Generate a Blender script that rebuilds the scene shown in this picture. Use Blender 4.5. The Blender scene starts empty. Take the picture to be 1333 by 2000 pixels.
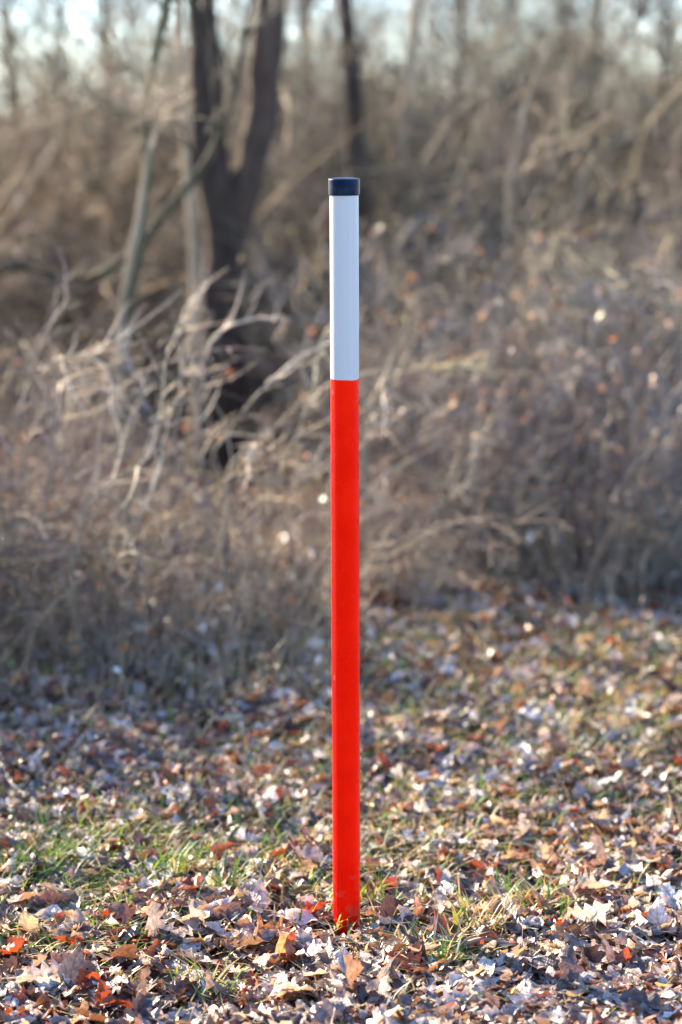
import bpy, math, time
import numpy as np
from mathutils import Vector

T0 = time.time()
S = bpy.context.scene
COL = S.collection
PI = math.pi

# ------------------------------------------------------------------ camera
CAM_Z, PITCH, LENS = 1.71, math.radians(10.4), 85.0
cd = bpy.data.cameras.new('camera')
cd.sensor_fit = 'VERTICAL'
cd.sensor_height = 36.0
cd.lens = LENS
cd.clip_start, cd.clip_end = 0.05, 2000
cd.dof.use_dof = True
cd.dof.focus_distance = 4.80
cd.dof.aperture_fstop = 1.85
cam = bpy.data.objects.new('camera', cd)
cam.location = (0, 0, CAM_Z)
cam.rotation_euler = (PI / 2 - PITCH, 0, 0)
COL.objects.link(cam)
S.camera = cam

# ------------------------------------------------------------------ sky, sun, exposure
SUN_AZ, SUN_EL = math.radians(-46), math.radians(24)      # azimuth clockwise from +Y: the sun stands behind the post, to the left
W = bpy.data.worlds.new('World')
S.world = W
W.use_nodes = True
wn = W.node_tree.nodes
sky = wn.new('ShaderNodeTexSky')
sky.sky_type = 'NISHITA'
sky.sun_disc = False
sky.sun_elevation = SUN_EL
sky.sun_rotation = SUN_AZ
sky.air_density = 0.55
sky.dust_density = 0.0
sky.ozone_density = 2.0
W.node_tree.links.new(sky.outputs[0], wn['Background'].inputs[0])
wn['Background'].inputs[1].default_value = 0.135

sd = bpy.data.lights.new('sun', 'SUN')
sd.energy = 5.0
sd.angle = math.radians(0.5)
sd.color = (1.0, 0.84, 0.62)
sun = bpy.data.objects.new('sun', sd)
sv = Vector((math.sin(SUN_AZ) * math.cos(SUN_EL), math.cos(SUN_AZ) * math.cos(SUN_EL), math.sin(SUN_EL)))
sun.rotation_euler = (-sv).to_track_quat('-Z', 'Y').to_euler()
sun.location = sv * 60
COL.objects.link(sun)

S.view_settings.view_transform = 'Standard'
S.view_settings.look = 'None'
S.view_settings.gamma = 1.0
S.view_settings.use_curve_mapping = False
S.view_settings.exposure = 2.6
S.render.engine = 'CYCLES'
S.cycles.use_denoising = True
S.cycles.denoiser = 'OPENIMAGEDENOISE'
S.cycles.max_bounces = 6
S.cycles.transparent_max_bounces = 4
S.cycles.sample_clamp_indirect = 6.0

# ------------------------------------------------------------------ design helpers
FPX = LENS / 36.0 * 2000.0
RNG = np.random.default_rng(7)


def gz(x, y):
    """Height of the forest floor: softly uneven, falling away beyond the thicket."""
    x = np.asarray(x, float); y = np.asarray(y, float)
    near = 0.018 * np.sin(x * 2.1 + 0.6) * np.cos(y * 1.7) + 0.010 * np.sin(x * 5.3 + y * 3.1) + 0.006 * np.cos(x * 9.1 - y * 7.3)
    near = near - 0.048
    t = np.clip(y - 13.0, 0, None)
    far = -0.075 * t * t / (t + 5.0)
    return near + far


def world(px, py, Y):
    """Point at ground distance Y whose picture position is (px, py) of the 1333 x 2000 photograph."""
    a = math.atan((1000.0 - py) / FPX) - PITCH
    z = CAM_Z + Y * math.tan(a)
    d = Y * math.cos(PITCH) + (CAM_Z - z) * math.sin(PITCH)
    return np.array([(px - 666.5) / FPX * d, Y, z])


def ground(px, py):
    a = math.atan((1000.0 - py) / FPX) - PITCH
    Y = -(CAM_Z + 0.03) / math.tan(a)
    p = world(px, py, Y)
    p[2] = float(gz(p[0], p[1]))
    return p


# ------------------------------------------------------------------ mesh helpers
class Geo:
    """Collects quads and triangles with a colour and a uv per vertex; build() links them as ONE mesh object."""

    def __init__(self):
        self.v, self.f4, self.f3, self.c, self.uv, self.n = [], [], [], [], [], 0

    def add(self, v, f4=None, f3=None, c=(1, 1, 1), uv=None):
        v = np.asarray(v, np.float32).reshape(-1, 3)
        c = np.asarray(c, np.float32)
        if c.ndim == 1:
            c = np.broadcast_to(c, (len(v), 3))
        self.v.append(v); self.c.append(c)
        self.uv.append(np.zeros((len(v), 2), np.float32) if uv is None else np.asarray(uv, np.float32))
        if f4 is not None and len(f4):
            self.f4.append(np.asarray(f4, np.int32) + self.n)
        if f3 is not None and len(f3):
            self.f3.append(np.asarray(f3, np.int32) + self.n)
        self.n += len(v)

    def arrays(self):
        v = np.concatenate(self.v); c = np.concatenate(self.c); uv = np.concatenate(self.uv)
        f4 = np.concatenate(self.f4) if self.f4 else np.zeros((0, 4), np.int32)
        f3 = np.concatenate(self.f3) if self.f3 else np.zeros((0, 3), np.int32)
        return v, c, uv, f4, f3

    def mesh(self, name, mat, smooth=True):
        v, c, uv, f4, f3 = self.arrays()
        me = bpy.data.meshes.new(name)
        me.vertices.add(len(v)); me.vertices.foreach_set('co', v.ravel())
        li = np.concatenate([f4.ravel(), f3.ravel()]).astype(np.int32)
        me.loops.add(len(li)); me.loops.foreach_set('vertex_index', li)
        ls = np.concatenate([np.arange(len(f4)) * 4, len(f4) * 4 + np.arange(len(f3)) * 3]).astype(np.int32)
        me.polygons.add(len(ls)); me.polygons.foreach_set('loop_start', ls)
        me.polygons.foreach_set('use_smooth', np.full(len(ls), smooth))
        ca = me.color_attributes.new('tint', 'FLOAT_COLOR', 'POINT')
        ca.data.foreach_set('color', np.concatenate([c, np.ones((len(c), 1), np.float32)], 1).astype(np.float32).ravel())
        ul = me.uv_layers.new(name='uv')
        ul.data.foreach_set('uv', uv[li].ravel())
        me.materials.append(mat)
        me.update(calc_edges=True)
        me.validate()
        return me

    def build(self, name, mat, parent=None, smooth=True):
        o = bpy.data.objects.new(name, self.mesh(name, mat, smooth))
        COL.objects.link(o)
        o.parent = parent
        return o


def tag(o, label=None, cat=None, group=None, kind=None):
    if label: o['label'] = label
    if cat: o['category'] = cat
    if group: o['group'] = group
    if kind: o['kind'] = kind
    return o


def empty(name, loc, label, cat, group=None):
    o = bpy.data.objects.new(name, None)
    o.empty_display_size = 0.1
    o.location = tuple(float(q) for q in loc)
    COL.objects.link(o)
    return tag(o, label, cat, group)


def copy_tree(o, parent=None):
    c = o.copy(); COL.objects.link(c); c.parent = parent
    for ch in list(o.children):
        copy_tree(ch, c)
    return c


def unit(v):
    return v / np.maximum(np.linalg.norm(v, axis=-1, keepdims=True), 1e-9)


def tubes(P, R, sides=3):
    """P (N,K,3) centre lines, R (N,K) radii -> verts, quads."""
    P = np.asarray(P, float); R = np.asarray(R, float)
    N, K = R.shape
    T = np.empty_like(P)
    T[:, 1:-1] = P[:, 2:] - P[:, :-2]; T[:, 0] = P[:, 1] - P[:, 0]; T[:, -1] = P[:, -1] - P[:, -2]
    T = unit(T)
    mean = unit(P[:, -1] - P[:, 0])
    ref = np.where(np.abs(mean[:, 2:3]) > 0.8, np.array([[1.0, 0, 0]]), np.array([[0, 0, 1.0]]))
    U = unit(np.cross(T, ref[:, None, :])); V = np.cross(T, U)
    a = np.arange(sides) / sides * 2 * PI
    ring = U[:, :, None, :] * np.cos(a)[None, None, :, None] + V[:, :, None, :] * np.sin(a)[None, None, :, None]
    v = P[:, :, None, :] + ring * R[:, :, None, None]
    idx = np.arange(N * K * sides).reshape(N, K, sides)
    nx = np.roll(idx, -1, axis=2)
    f = np.stack([idx[:, :-1], nx[:, :-1], nx[:, 1:], idx[:, 1:]], -1).reshape(-1, 4)
    return v.reshape(-1, 3), f


def add_tubes(g, P, R, sides, col):
    v, f = tubes(P, R, sides)
    N, K = np.asarray(R).shape
    col = np.asarray(col, float)
    c = np.broadcast_to(col, (N, 3)) if col.ndim == 1 else col
    g.add(v, f, c=np.repeat(c, K * sides, axis=0))


def spline(pts, n):
    """Catmull-Rom through pts (M,D) -> n points."""
    p = np.asarray(pts, float)
    p = np.concatenate([[2 * p[0] - p[1]], p, [2 * p[-1] - p[-2]]])
    m = len(p) - 3
    t = np.linspace(0, m - 1e-6, n); i = t.astype(int); u = (t - i)[:, None]
    a, b, c, d = p[i], p[i + 1], p[i + 2], p[i + 3]
    return 0.5 * (2 * b + (c - a) * u + (2 * a - 5 * b + 4 * c - d) * u ** 2 + (3 * b - a - 3 * c + d) * u ** 3)


def at_t(P, R, i, t):
    K = P.shape[1]
    s = np.clip(t, 0, 0.9999) * (K - 1); k = s.astype(int); u = (s - k)[:, None]
    pos = P[i, k] * (1 - u) + P[i, k + 1] * u
    tan = unit(P[i, k + 1] - P[i, k])
    rad = R[i, k] * (1 - u[:, 0]) + R[i, k + 1] * u[:, 0]
    return pos, tan, rad


def grow(rng, P, R, n, length, angle, K=4, wob=0.25, up=0.0, t0=0.15, rmax=1.0, rtip=0.0008, rk=0.6):
    """n side branches on the given ones."""
    i = rng.integers(0, len(P), n)
    t = t0 + (1 - t0) * rng.random(n)
    pos, tan, rad = at_t(P, R, i, t)
    rnd = unit(rng.normal(size=(n, 3)))
    side = unit(np.cross(tan, rnd))
    a = angle * (0.6 + 0.8 * rng.random(n))[:, None]
    d = unit(tan * np.cos(a) + side * np.sin(a))
    L = length * (0.4 + 0.9 * rng.random(n)) * (1.15 - 0.6 * t)
    out = [pos]
    for k in range(K - 1):
        out.append(out[-1] + d * (L / (K - 1))[:, None])
        d = unit(d + rng.normal(size=(n, 3)) * wob + np.array([0, 0, up]))
    Q = np.stack(out, 1)
    r0 = np.minimum(rad * rk, rmax)
    RR = r0[:, None] * np.linspace(1, 0, K)[None] + rtip
    return Q, RR


def palette(rng, cols, n, jit=0.2):
    c = np.asarray(cols, float)[rng.integers(0, len(cols), n)]
    return c * (1 + jit * rng.normal(size=(n, 1))).clip(0.5, 1.6)


# ------------------------------------------------------------------ materials
def material(name):
    m = bpy.data.materials.new(name)
    m.use_nodes = True
    nt = m.node_tree
    return m, nt, nt.nodes['Principled BSDF'], nt.links


def nd(nt, kind, **kw):
    n = nt.nodes.new(kind)
    for k, v in kw.items():
        setattr(n, k, v)
    return n


def tint_mat(name, rough=0.8, spec=0.3, scale=60.0, amount=0.35, translucent=0.0, bump=0.0, stretch=(1, 1, 1), veins=False):
    m, nt, b, L = material(name)
    at = nd(nt, 'ShaderNodeAttribute', attribute_name='tint')
    tc = nd(nt, 'ShaderNodeTexCoord')
    mp = nd(nt, 'ShaderNodeMapping'); mp.inputs['Scale'].default_value = stretch
    L.new(tc.outputs['Object'], mp.inputs[0])
    nz = nd(nt, 'ShaderNodeTexNoise'); nz.inputs['Scale'].default_value = scale; nz.inputs['Detail'].default_value = 5
    L.new(mp.outputs[0], nz.inputs['Vector'])
    mr = nd(nt, 'ShaderNodeMapRange')
    mr.inputs['From Min'].default_value = 0.3; mr.inputs['From Max'].default_value = 0.7
    mr.inputs['To Min'].default_value = 1 - amount; mr.inputs['To Max'].default_value = 1 + amount
    L.new(nz.outputs['Fac'], mr.inputs['Value'])
    mul = nd(nt, 'ShaderNodeVectorMath', operation='SCALE')
    L.new(at.outputs['Color'], mul.inputs[0]); L.new(mr.outputs[0], mul.inputs['Scale'])
    colour = mul.outputs[0]
    height = nz.outputs['Fac']
    if veins:
        uv = nd(nt, 'ShaderNodeUVMap', uv_map='uv')
        sp = nd(nt, 'ShaderNodeSeparateXYZ'); L.new(uv.outputs[0], sp.inputs[0])
        ab = nd(nt, 'ShaderNodeMath', operation='ABSOLUTE'); L.new(sp.outputs[0], ab.inputs[0])
        # side veins leave the midrib at a slant
        q = nd(nt, 'ShaderNodeMath', operation='MULTIPLY_ADD'); q.inputs[1].default_value = -0.35
        L.new(ab.outputs[0], q.inputs[0]); L.new(sp.outputs[1], q.inputs[2])
        s = nd(nt, 'ShaderNodeMath', operation='MULTIPLY'); s.inputs[1].default_value = 44.0; L.new(q.outputs[0], s.inputs[0])
        sn = nd(nt, 'ShaderNodeMath', operation='SINE'); L.new(s.outputs[0], sn.inputs[0])
        v1 = nd(nt, 'ShaderNodeMapRange'); v1.inputs['From Min'].default_value = 0.80; v1.inputs['From Max'].default_value = 1.0
        L.new(sn.outputs[0], v1.inputs['Value'])
        v2 = nd(nt, 'ShaderNodeMapRange'); v2.inputs['From Min'].default_value = 0.10; v2.inputs['From Max'].default_value = 0.0
        L.new(ab.outputs[0], v2.inputs['Value'])
        mx = nd(nt, 'ShaderNodeMath', operation='MAXIMUM'); L.new(v1.outputs[0], mx.inputs[0]); L.new(v2.outputs[0], mx.inputs[1])
        mk = nd(nt, 'ShaderNodeMapRange'); mk.inputs['To Min'].default_value = 1.0; mk.inputs['To Max'].default_value = 0.72
        L.new(mx.outputs[0], mk.inputs['Value'])
        m2 = nd(nt, 'ShaderNodeVectorMath', operation='SCALE')
        L.new(colour, m2.inputs[0]); L.new(mk.outputs[0], m2.inputs['Scale'])
        colour = m2.outputs[0]
        hh = nd(nt, 'ShaderNodeMath', operation='MULTIPLY_ADD'); hh.inputs[1].default_value = 0.6
        L.new(mx.outputs[0], hh.inputs[0]); L.new(nz.outputs['Fac'], hh.inputs[2])
        height = hh.outputs[0]
    L.new(colour, b.inputs['Base Color'])
    b.inputs['Roughness'].default_value = rough
    b.inputs['Specular IOR Level'].default_value = spec
    if bump:
        bp = nd(nt, 'ShaderNodeBump'); bp.inputs['Strength'].default_value = bump; bp.inputs['Distance'].default_value = 0.004
        L.new(height, bp.inputs['Height']); L.new(bp.outputs[0], b.inputs['Normal'])
    if translucent:
        tr = nd(nt, 'ShaderNodeBsdfTranslucent')
        tv = nd(nt, 'ShaderNodeVectorMath', operation='MULTIPLY'); tv.inputs[1].default_value = (1.35, 0.95, 0.55)
        L.new(colour, tv.inputs[0]); L.new(tv.outputs[0], tr.inputs['Color'])
        mxs = nd(nt, 'ShaderNodeMixShader'); mxs.inputs[0].default_value = translucent
        L.new(b.outputs[0], mxs.inputs[1]); L.new(tr.outputs[0], mxs.inputs[2])
        L.new(mxs.outputs[0], nt.nodes['Material Output'].inputs['Surface'])
    return m


M_LEAF = tint_mat('dead_leaf', rough=0.40, spec=0.6, scale=85, amount=0.45, translucent=0.26, bump=0.7, veins=True)
M_BARK = tint_mat('bark', rough=0.85, spec=0.2, scale=28, amount=0.5, bump=0.8, stretch=(1, 1, 0.25))
M_TWIG = tint_mat('twig', rough=0.65, spec=0.35, scale=30, amount=0.25)
M_GRASS = tint_mat('grass_blade', rough=0.5, spec=0.4, scale=30, amount=0.2, translucent=0.35)


def ground_mat():
    m, nt, b, L = material('forest_soil')
    tc = nd(nt, 'ShaderNodeTexCoord')
    n1 = nd(nt, 'ShaderNodeTexNoise'); n1.inputs['Scale'].default_value = 38; n1.inputs['Detail'].default_value = 8; n1.inputs['Roughness'].default_value = 0.7
    n2 = nd(nt, 'ShaderNodeTexVoronoi'); n2.inputs['Scale'].default_value = 17
    for n in (n1, n2):
        L.new(tc.outputs['Object'], n.inputs['Vector'])
    r1 = nd(nt, 'ShaderNodeValToRGB')
    r1.color_ramp.elements[0].position = 0.3; r1.color_ramp.elements[0].color = (0.012, 0.008, 0.006, 1)
    r1.color_ramp.elements[1].position = 0.7; r1.color_ramp.elements[1].color = (0.06, 0.04, 0.028, 1)
    L.new(n1.outputs['Fac'], r1.inputs[0])
    r2 = nd(nt, 'ShaderNodeValToRGB')
    e = r2.color_ramp.elements
    e[0].color = (0.09, 0.05, 0.03, 1); e[1].color = (0.30, 0.24, 0.19, 1)
    x = e.new(0.45); x.color = (0.18, 0.11, 0.065, 1)
    sx = nd(nt, 'ShaderNodeSeparateColor'); L.new(n2.outputs['Color'], sx.inputs[0]); L.new(sx.outputs[0], r2.inputs[0])
    mx = nd(nt, 'ShaderNodeMixRGB'); mx.inputs[0].default_value = 0.6
    L.new(r1.outputs[0], mx.inputs[1]); L.new(r2.outputs[0], mx.inputs[2])
    L.new(mx.outputs[0], b.inputs['Base Color'])
    b.inputs['Roughness'].default_value = 0.95; b.inputs['Specular IOR Level'].default_value = 0.1
    bp = nd(nt, 'ShaderNodeBump'); bp.inputs['Strength'].default_value = 0.9; bp.inputs['Distance'].default_value = 0.02
    L.new(n1.outputs['Fac'], bp.inputs['Height']); L.new(bp.outputs[0], b.inputs['Normal'])
    return m


M_GROUND = ground_mat()

# ------------------------------------------------------------------ ground
xs = np.unique(np.concatenate([np.linspace(-3.5, 3.5, 141), np.linspace(-14, 14, 57), np.linspace(-160, 160, 41)]))
ys = np.unique(np.concatenate([np.linspace(2.5, 9.5, 141), np.linspace(-6, 30, 73), np.linspace(-60, 420, 61)]))
X, Y = np.meshgrid(xs, ys)
g = Geo()
idx = np.arange(X.size).reshape(X.shape)
g.add(np.stack([X, Y, gz(X, Y)], -1).reshape(-1, 3),
      np.stack([idx[:-1, :-1], idx[:-1, 1:], idx[1:, 1:], idx[1:, :-1]], -1).reshape(-1, 4))
GROUND = tag(g.build('ground', M_GROUND), kind='structure')


# ------------------------------------------------------------------ dead leaves
def leaf_template(rng, kind, rows, curl=1.0):
    """A dead leaf of unit length along +y, folded, curled and rippled: (verts, uv, quads)."""
    s = np.linspace(0, 1, rows)
    if kind == 'oak':
        w = 0.27 * np.sin(PI * np.clip(s, 0.001, 0.999) ** 1.25) ** 0.65
        lob = 0.72 + 0.28 * np.where(np.arange(rows) % 2 == 0, -0.6, 1.0) + 0.12 * rng.normal(size=rows)
        w = w * np.clip(lob, 0.35, 1.15)
    elif kind == 'beech':
        w = 0.31 * np.sin(PI * np.clip(s, 0.001, 0.999) ** 0.85) ** 0.85 * (1 + 0.05 * rng.normal(size=rows))
    elif kind == 'narrow':
        w = 0.15 * np.sin(PI * np.clip(s, 0.001, 0.999) ** 0.9) * (1 + 0.08 * rng.normal(size=rows))
    else:                                   # a torn fragment
        w = 0.36 * (0.25 + rng.random(rows)) * np.sin(PI * np.clip(s, 0.04, 0.96)) ** 0.5
    wl = w * (1 + 0.12 * rng.normal(size=rows)); wr = w * (1 + 0.12 * rng.normal(size=rows))
    fold = curl * rng.uniform(-0.2, 0.8); c1 = curl * rng.uniform(-1.1, 1.3); tw = curl * rng.uniform(-1.5, 1.5)
    bend = 0.08 * rng.normal() * np.sin(PI * s)
    v = np.zeros((rows, 3, 3)); uv = np.zeros((rows, 3, 2))
    ph = rng.uniform(0, 6)
    for j, side in enumerate((-1, 0, 1)):
        x = side * (wl if side < 0 else wr)
        z = fold * np.abs(x) * 1.2 + curl * 0.022 * rng.normal(size=rows) + 0.05 * curl * np.sin(s * 13 + ph + side * 1.7) * abs(side)
        a = tw * (s - 0.5)
        v[:, j, 0] = x * np.cos(a) - z * np.sin(a) + bend
        v[:, j, 2] = x * np.sin(a) + z * np.cos(a)
        v[:, j, 1] = s
        uv[:, j, 0] = side; uv[:, j, 1] = s
    if abs(c1) > 0.05:                      # roll along the length
        th = c1 * 1.3 * (v[:, :, 1] - 0.5)
        z0 = v[:, :, 2].copy()
        rr = 1 / (c1 * 1.3)
        v[:, :, 1] = 0.5 + np.sin(th) * (rr - z0)
        v[:, :, 2] = rr - np.cos(th) * (rr - z0)
    i = np.arange(rows * 3).reshape(rows, 3)
    f = np.stack([i[:-1, :-1], i[:-1, 1:], i[1:, 1:], i[1:, :-1]], -1).reshape(-1, 4)
    vv = v.reshape(-1, 3); uu = uv.reshape(-1, 2)
    if kind != 'scrap':                     # petiole
        n0 = len(vv); st = v[0, 1]
        pet = np.array([st + (-0.012, 0.02, 0), st + (0.012, 0.02, 0), st + (0.03, -0.22, 0.02), st + (0.05, -0.21, 0.02)])
        vv = np.concatenate([vv, pet]); uu = np.concatenate([uu, np.zeros((4, 2))])
        f = np.concatenate([f, [[n0, n0 + 1, n0 + 3, n0 + 2]]])
    vv = vv - np.array([0, 0.5, 0])
    return vv, uu, f


LEAF_COLS = np.array([
    (0.40, 0.34, 0.31), (0.47, 0.43, 0.42), (0.33, 0.28, 0.275), (0.56, 0.53, 0.51), (0.27, 0.205, 0.185),
    (0.22, 0.135, 0.095), (0.175, 0.095, 0.065), (0.13, 0.068, 0.052), (0.25, 0.085, 0.035), (0.28, 0.062, 0.022),
    (0.055, 0.035, 0.032), (0.46, 0.36, 0.22), (0.21, 0.165, 0.16), (0.095, 0.068, 0.066)])
LEAF_P = np.array([9, 11, 9, 8, 8, 7, 9, 9, 5, 5, 8, 3, 8, 7], float); LEAF_P /= LEAF_P.sum()
lr = np.random.default_rng(21)
KINDS = ['oak', 'oak', 'oak', 'beech', 'beech', 'narrow', 'scrap', 'scrap']
T_HI = {k: [leaf_template(lr, k, 13 if k == 'oak' else 9) for _ in range(16)] for k in set(KINDS)}
T_LO = {k: [leaf_template(lr, k, 6 if k == 'oak' else 4) for _ in range(8)] for k in set(KINDS)}
LEN = {'oak': (0.045, 0.095), 'beech': (0.035, 0.07), 'narrow': (0.05, 0.095), 'scrap': (0.018, 0.042)}


def rot_mats(yaw, pitch, roll):
    cy, sy, cp, sp, cr, sr = np.cos(yaw), np.sin(yaw), np.cos(pitch), np.sin(pitch), np.cos(roll), np.sin(roll)
    o, i = np.zeros_like(yaw), np.ones_like(yaw)
    Rz = np.stack([cy, -sy, o, sy, cy, o, o, o, i], -1).reshape(-1, 3, 3)
    Rx = np.stack([i, o, o, o, cp, -sp, o, sp, cp], -1).reshape(-1, 3, 3)
    Ry = np.stack([cr, o, sr, o, i, o, -sr, o, cr], -1).reshape(-1, 3, 3)
    return Rz @ Rx @ Ry


def scatter_leaves(g, rng, x, y, templates, zlift, tilt=0.30, scale=1.0, cols=LEAF_COLS, probs=LEAF_P):
    k = (x - 0.02) ** 2 + (y - 4.715) ** 2 > 0.052 ** 2        # nothing lies inside the post
    x, y = x[k], y[k]
    n = len(x)
    kinds = rng.integers(0, len(KINDS), n)
    for ki, k in enumerate(KINDS):
        tl = templates[k]
        sel = np.where(kinds == ki)[0]
        ti = rng.integers(0, len(tl), len(sel))
        for q in range(len(tl)):
            s = sel[ti == q]
            m = len(s)
            if not m:
                continue
            v, uv, f = tl[q]
            L = rng.uniform(*LEN[k], m) * scale
            up = np.where(rng.random(m) < 0.5, 0.0, PI)
            stand = rng.random(m) < 0.05
            pit = rng.normal(size=m) * np.where(stand, 0.9, tilt); rol = rng.normal(size=m) * np.where(stand, 0.9, tilt) + up
            Rm = rot_mats(rng.uniform(0, 2 * PI, m), pit, rol)
            base = gz(x[s], y[s]) + rng.random(m) ** 1.5 * zlift + 0.004 + 0.30 * L * np.maximum(np.abs(np.sin(pit)), np.abs(np.sin(rol)) * 0.7)
            vv = np.einsum('nij,kj->nki', Rm, v) * L[:, None, None] + np.stack([x[s], y[s], base], -1)[:, None, :]
            c = cols[rng.choice(len(cols), m, p=probs)] * (1 + 0.15 * rng.normal(size=(m, 1))).clip(0.6, 1.4)
            K = len(v)
            ff = (f[None] + (np.arange(m) * K)[:, None, None]).reshape(-1, 4)
            g.add(vv.reshape(-1, 3), ff, c=np.repeat(c, K, 0), uv=np.tile(uv, (m, 1)))


def half_width(y):
    return 0.20 + 0.145 * y


litter = Geo()
lr = np.random.default_rng(5)
n = 17500
yy = 3.75 + 5.0 * lr.random(n) ** 1.15
xx = lr.uniform(-1, 1, n) * half_width(yy)
k = yy < 5.1
scatter_leaves(litter, lr, xx[k], yy[k], T_HI, 0.030, scale=1.3, tilt=0.22)
scatter_leaves(litter, lr, xx[~k], yy[~k], T_HI, 0.030, scale=1.08, tilt=0.22)
n = 15000                                        # small broken bits that fill the gaps
yy = 3.75 + 5.0 * lr.random(n); xx = lr.uniform(-1, 1, n) * half_width(yy)
scatter_leaves(litter, lr, xx, yy, {k: T_LO['scrap'] for k in KINDS}, 0.016, scale=0.5)
n = 9000                                         # both sides of the view
yy = lr.uniform(2.2, 10.5, n); xx = lr.uniform(-4, 4, n)
k = np.abs(xx) > half_width(yy) - 0.05
scatter_leaves(litter, lr, xx[k], yy[k], T_LO, 0.03)
n = 9000                                         # under the thicket and beyond
yy = lr.uniform(8.5, 24, n); xx = lr.uniform(-1, 1, n) * (1.5 + 0.28 * yy)
scatter_leaves(litter, lr, xx, yy, T_LO, 0.03, scale=1.5, cols=LEAF_COLS[4:] * .75, probs=LEAF_P[4:] / LEAF_P[4:].sum())  # leaf colours darkened to stand in for shaded gaps behind the brush
n = 5200                                         # trodden crumbs at the lower right, where the path begins
yy = lr.uniform(3.7, 4.6, n); xx = 0.12 + 0.75 * lr.random(n) + (yy - 4.1) * 0.35
scatter_leaves(litter, lr, xx, yy, {k: T_LO['scrap'] for k in KINDS}, 0.046, scale=0.55, tilt=0.2)
tag(litter.build('leaf_litter', M_LEAF, GROUND), kind='stuff')

# the 300 largest of the leaves that can be picked apart: pieces of the ground, sharing meshes
lr = np.random.default_rng(11)
leaf_meshes = []
for q in range(42):
    k = ['oak', 'oak', 'beech', 'oak', 'narrow'][q % 5]
    v, uv, f = leaf_template(lr, k, 13 if k == 'oak' else 8)
    g = Geo(); g.add(v, f, c=LEAF_COLS[lr.choice(len(LEAF_COLS), p=LEAF_P)] * lr.uniform(0.85, 1.15), uv=uv)
    leaf_meshes.append((k, g.mesh('fallen_leaf', M_LEAF)))
for q in range(284):
    y = 4.05 + 1.9 * lr.random() ** 1.7
    x = lr.uniform(-1, 1) * (0.141 * y + 0.02)
    if abs(x - 0.03) < 0.05 and abs(y - 4.74) < 0.06:
        x += 0.12
    k, me = leaf_meshes[lr.integers(0, len(leaf_meshes))]
    o = bpy.data.objects.new('fallen_leaf', me)
    L = lr.uniform(*LEN[k]) * 1.22
    pit, rol = lr.normal(0, 0.26), lr.normal(0, 0.26)
    o.rotation_euler = (pit, rol + (PI if lr.random() < 0.45 else 0), lr.uniform(0, 6.28))
    o.scale = (L, L, L)
    o.location = (x, y, float(gz(x, y)) + 0.026 + 0.3 * L * max(abs(math.sin(pit)), 0.7 * abs(math.sin(rol))))
    COL.objects.link(o); o.parent = GROUND

# leaves that stand out in the photograph: things of their own
HERO = [
    # px, py, length px, kind, colour, (pitch, roll, yaw), label
    (757, 1805, 62, 'beech', (0.075, 0.036, 0.024), (1.15, 0.15, 0.3), 'dark brown pointed leaf standing on edge just right of the post base'),
    (800, 1920, 95, 'oak', (0.34, 0.065, 0.018), (0.30, -0.35, 1.0), 'rust red curled oak leaf lying below and right of the post'),
    (522, 1572, 74, 'beech', (0.36, 0.30, 0.285), (0.6, -0.25, -0.6), 'pale pinkish oval leaf tilted up on the shaded ground left of the post'),
    (852, 1528, 105, 'narrow', (0.55, 0.55, 0.56), (0.12, 0.1, 1.45), 'long whitish leaf lying flat behind the post, to its right'),
    (622, 1672, 90, 'oak', (0.20, 0.075, 0.045), (0.50, 0.2, 1.4), 'large reddish brown leaf touching the left edge of the post from behind'),
    (818, 1785, 50, 'oak', (0.36, 0.055, 0.018), (0.55, 0.4, 0.4), 'small bright red brown leaf right of the post base'),
    (985, 1812, 80, 'beech', (0.24, 0.135, 0.095), (0.95, -0.35, -0.5), 'broad brown leaf with clear ribs leaning up beside the grass tuft right of the post'),
    (1120, 1785, 92, 'oak', (0.16, 0.08, 0.06), (0.60, 0.6, 0.7), 'large dark brown curled leaf at the right end of the green grass tuft'),
    (1312, 1772, 82, 'oak', (0.58, 0.57, 0.57), (0.45, -0.3, 0.2), 'bleached white leaf at the right edge of the picture'),
    (548, 1850, 105, 'oak', (0.46, 0.20, 0.055), (0.25, -0.4, 1.3), 'orange lit oak leaf lying in front of the post, to its left'),
    (430, 1848, 90, 'oak', (0.50, 0.43, 0.39), (0.30, 0.25, 0.9), 'pale grey lobed leaf lying left of the orange lit leaf'),
    (146, 1925, 84, 'beech', (0.085, 0.075, 0.082), (1.15, 0.3, 0.1), 'slate grey leaf standing upright near the lower left corner'),
    (240, 1968, 86, 'oak', (0.28, 0.06, 0.02), (0.35, 0.3, 1.8), 'russet curled leaf at the bottom edge left of the middle'),
    (428, 1555, 62, 'beech', (0.11, 0.05, 0.03), (0.75, 0.2, 1.2), 'dark brown folded leaf alone on the shaded ground far left of the post'),
    (28, 1755, 44, 'beech', (0.15, 0.045, 0.03), (0.40, 0.2, 0.9), 'small maroon oval leaf at the left edge of the picture'),
    (655, 1797, 34, 'beech', (0.16, 0.105, 0.105), (0.75, 0.0, -0.5), 'purplish brown leaf leaning against the foot of the post'),
]
for px, py, lpx, kind, colr, (pit, rol, yaw), lab in HERO:
    p = ground(px, py)
    L = lpx / FPX * (p[1] + 0.25) * 1.05
    if 'foot of the post' in lab:
        p = p + np.array([0, -0.02, 0])
    v, uv, f = leaf_template(lr, kind, 13 if kind == 'oak' else 9, 0.75)
    g = Geo(); g.add(v * L, f, c=colr, uv=uv)
    o = g.build('dead_leaf', M_LEAF)
    o.rotation_euler = (pit, rol, yaw)
    o.location = (p[0], p[1], p[2] + 0.028 + 0.38 * L * abs(math.sin(pit)))
    tag(o, lab, 'leaf', 'single leaves that stand out on the litter')


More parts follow.
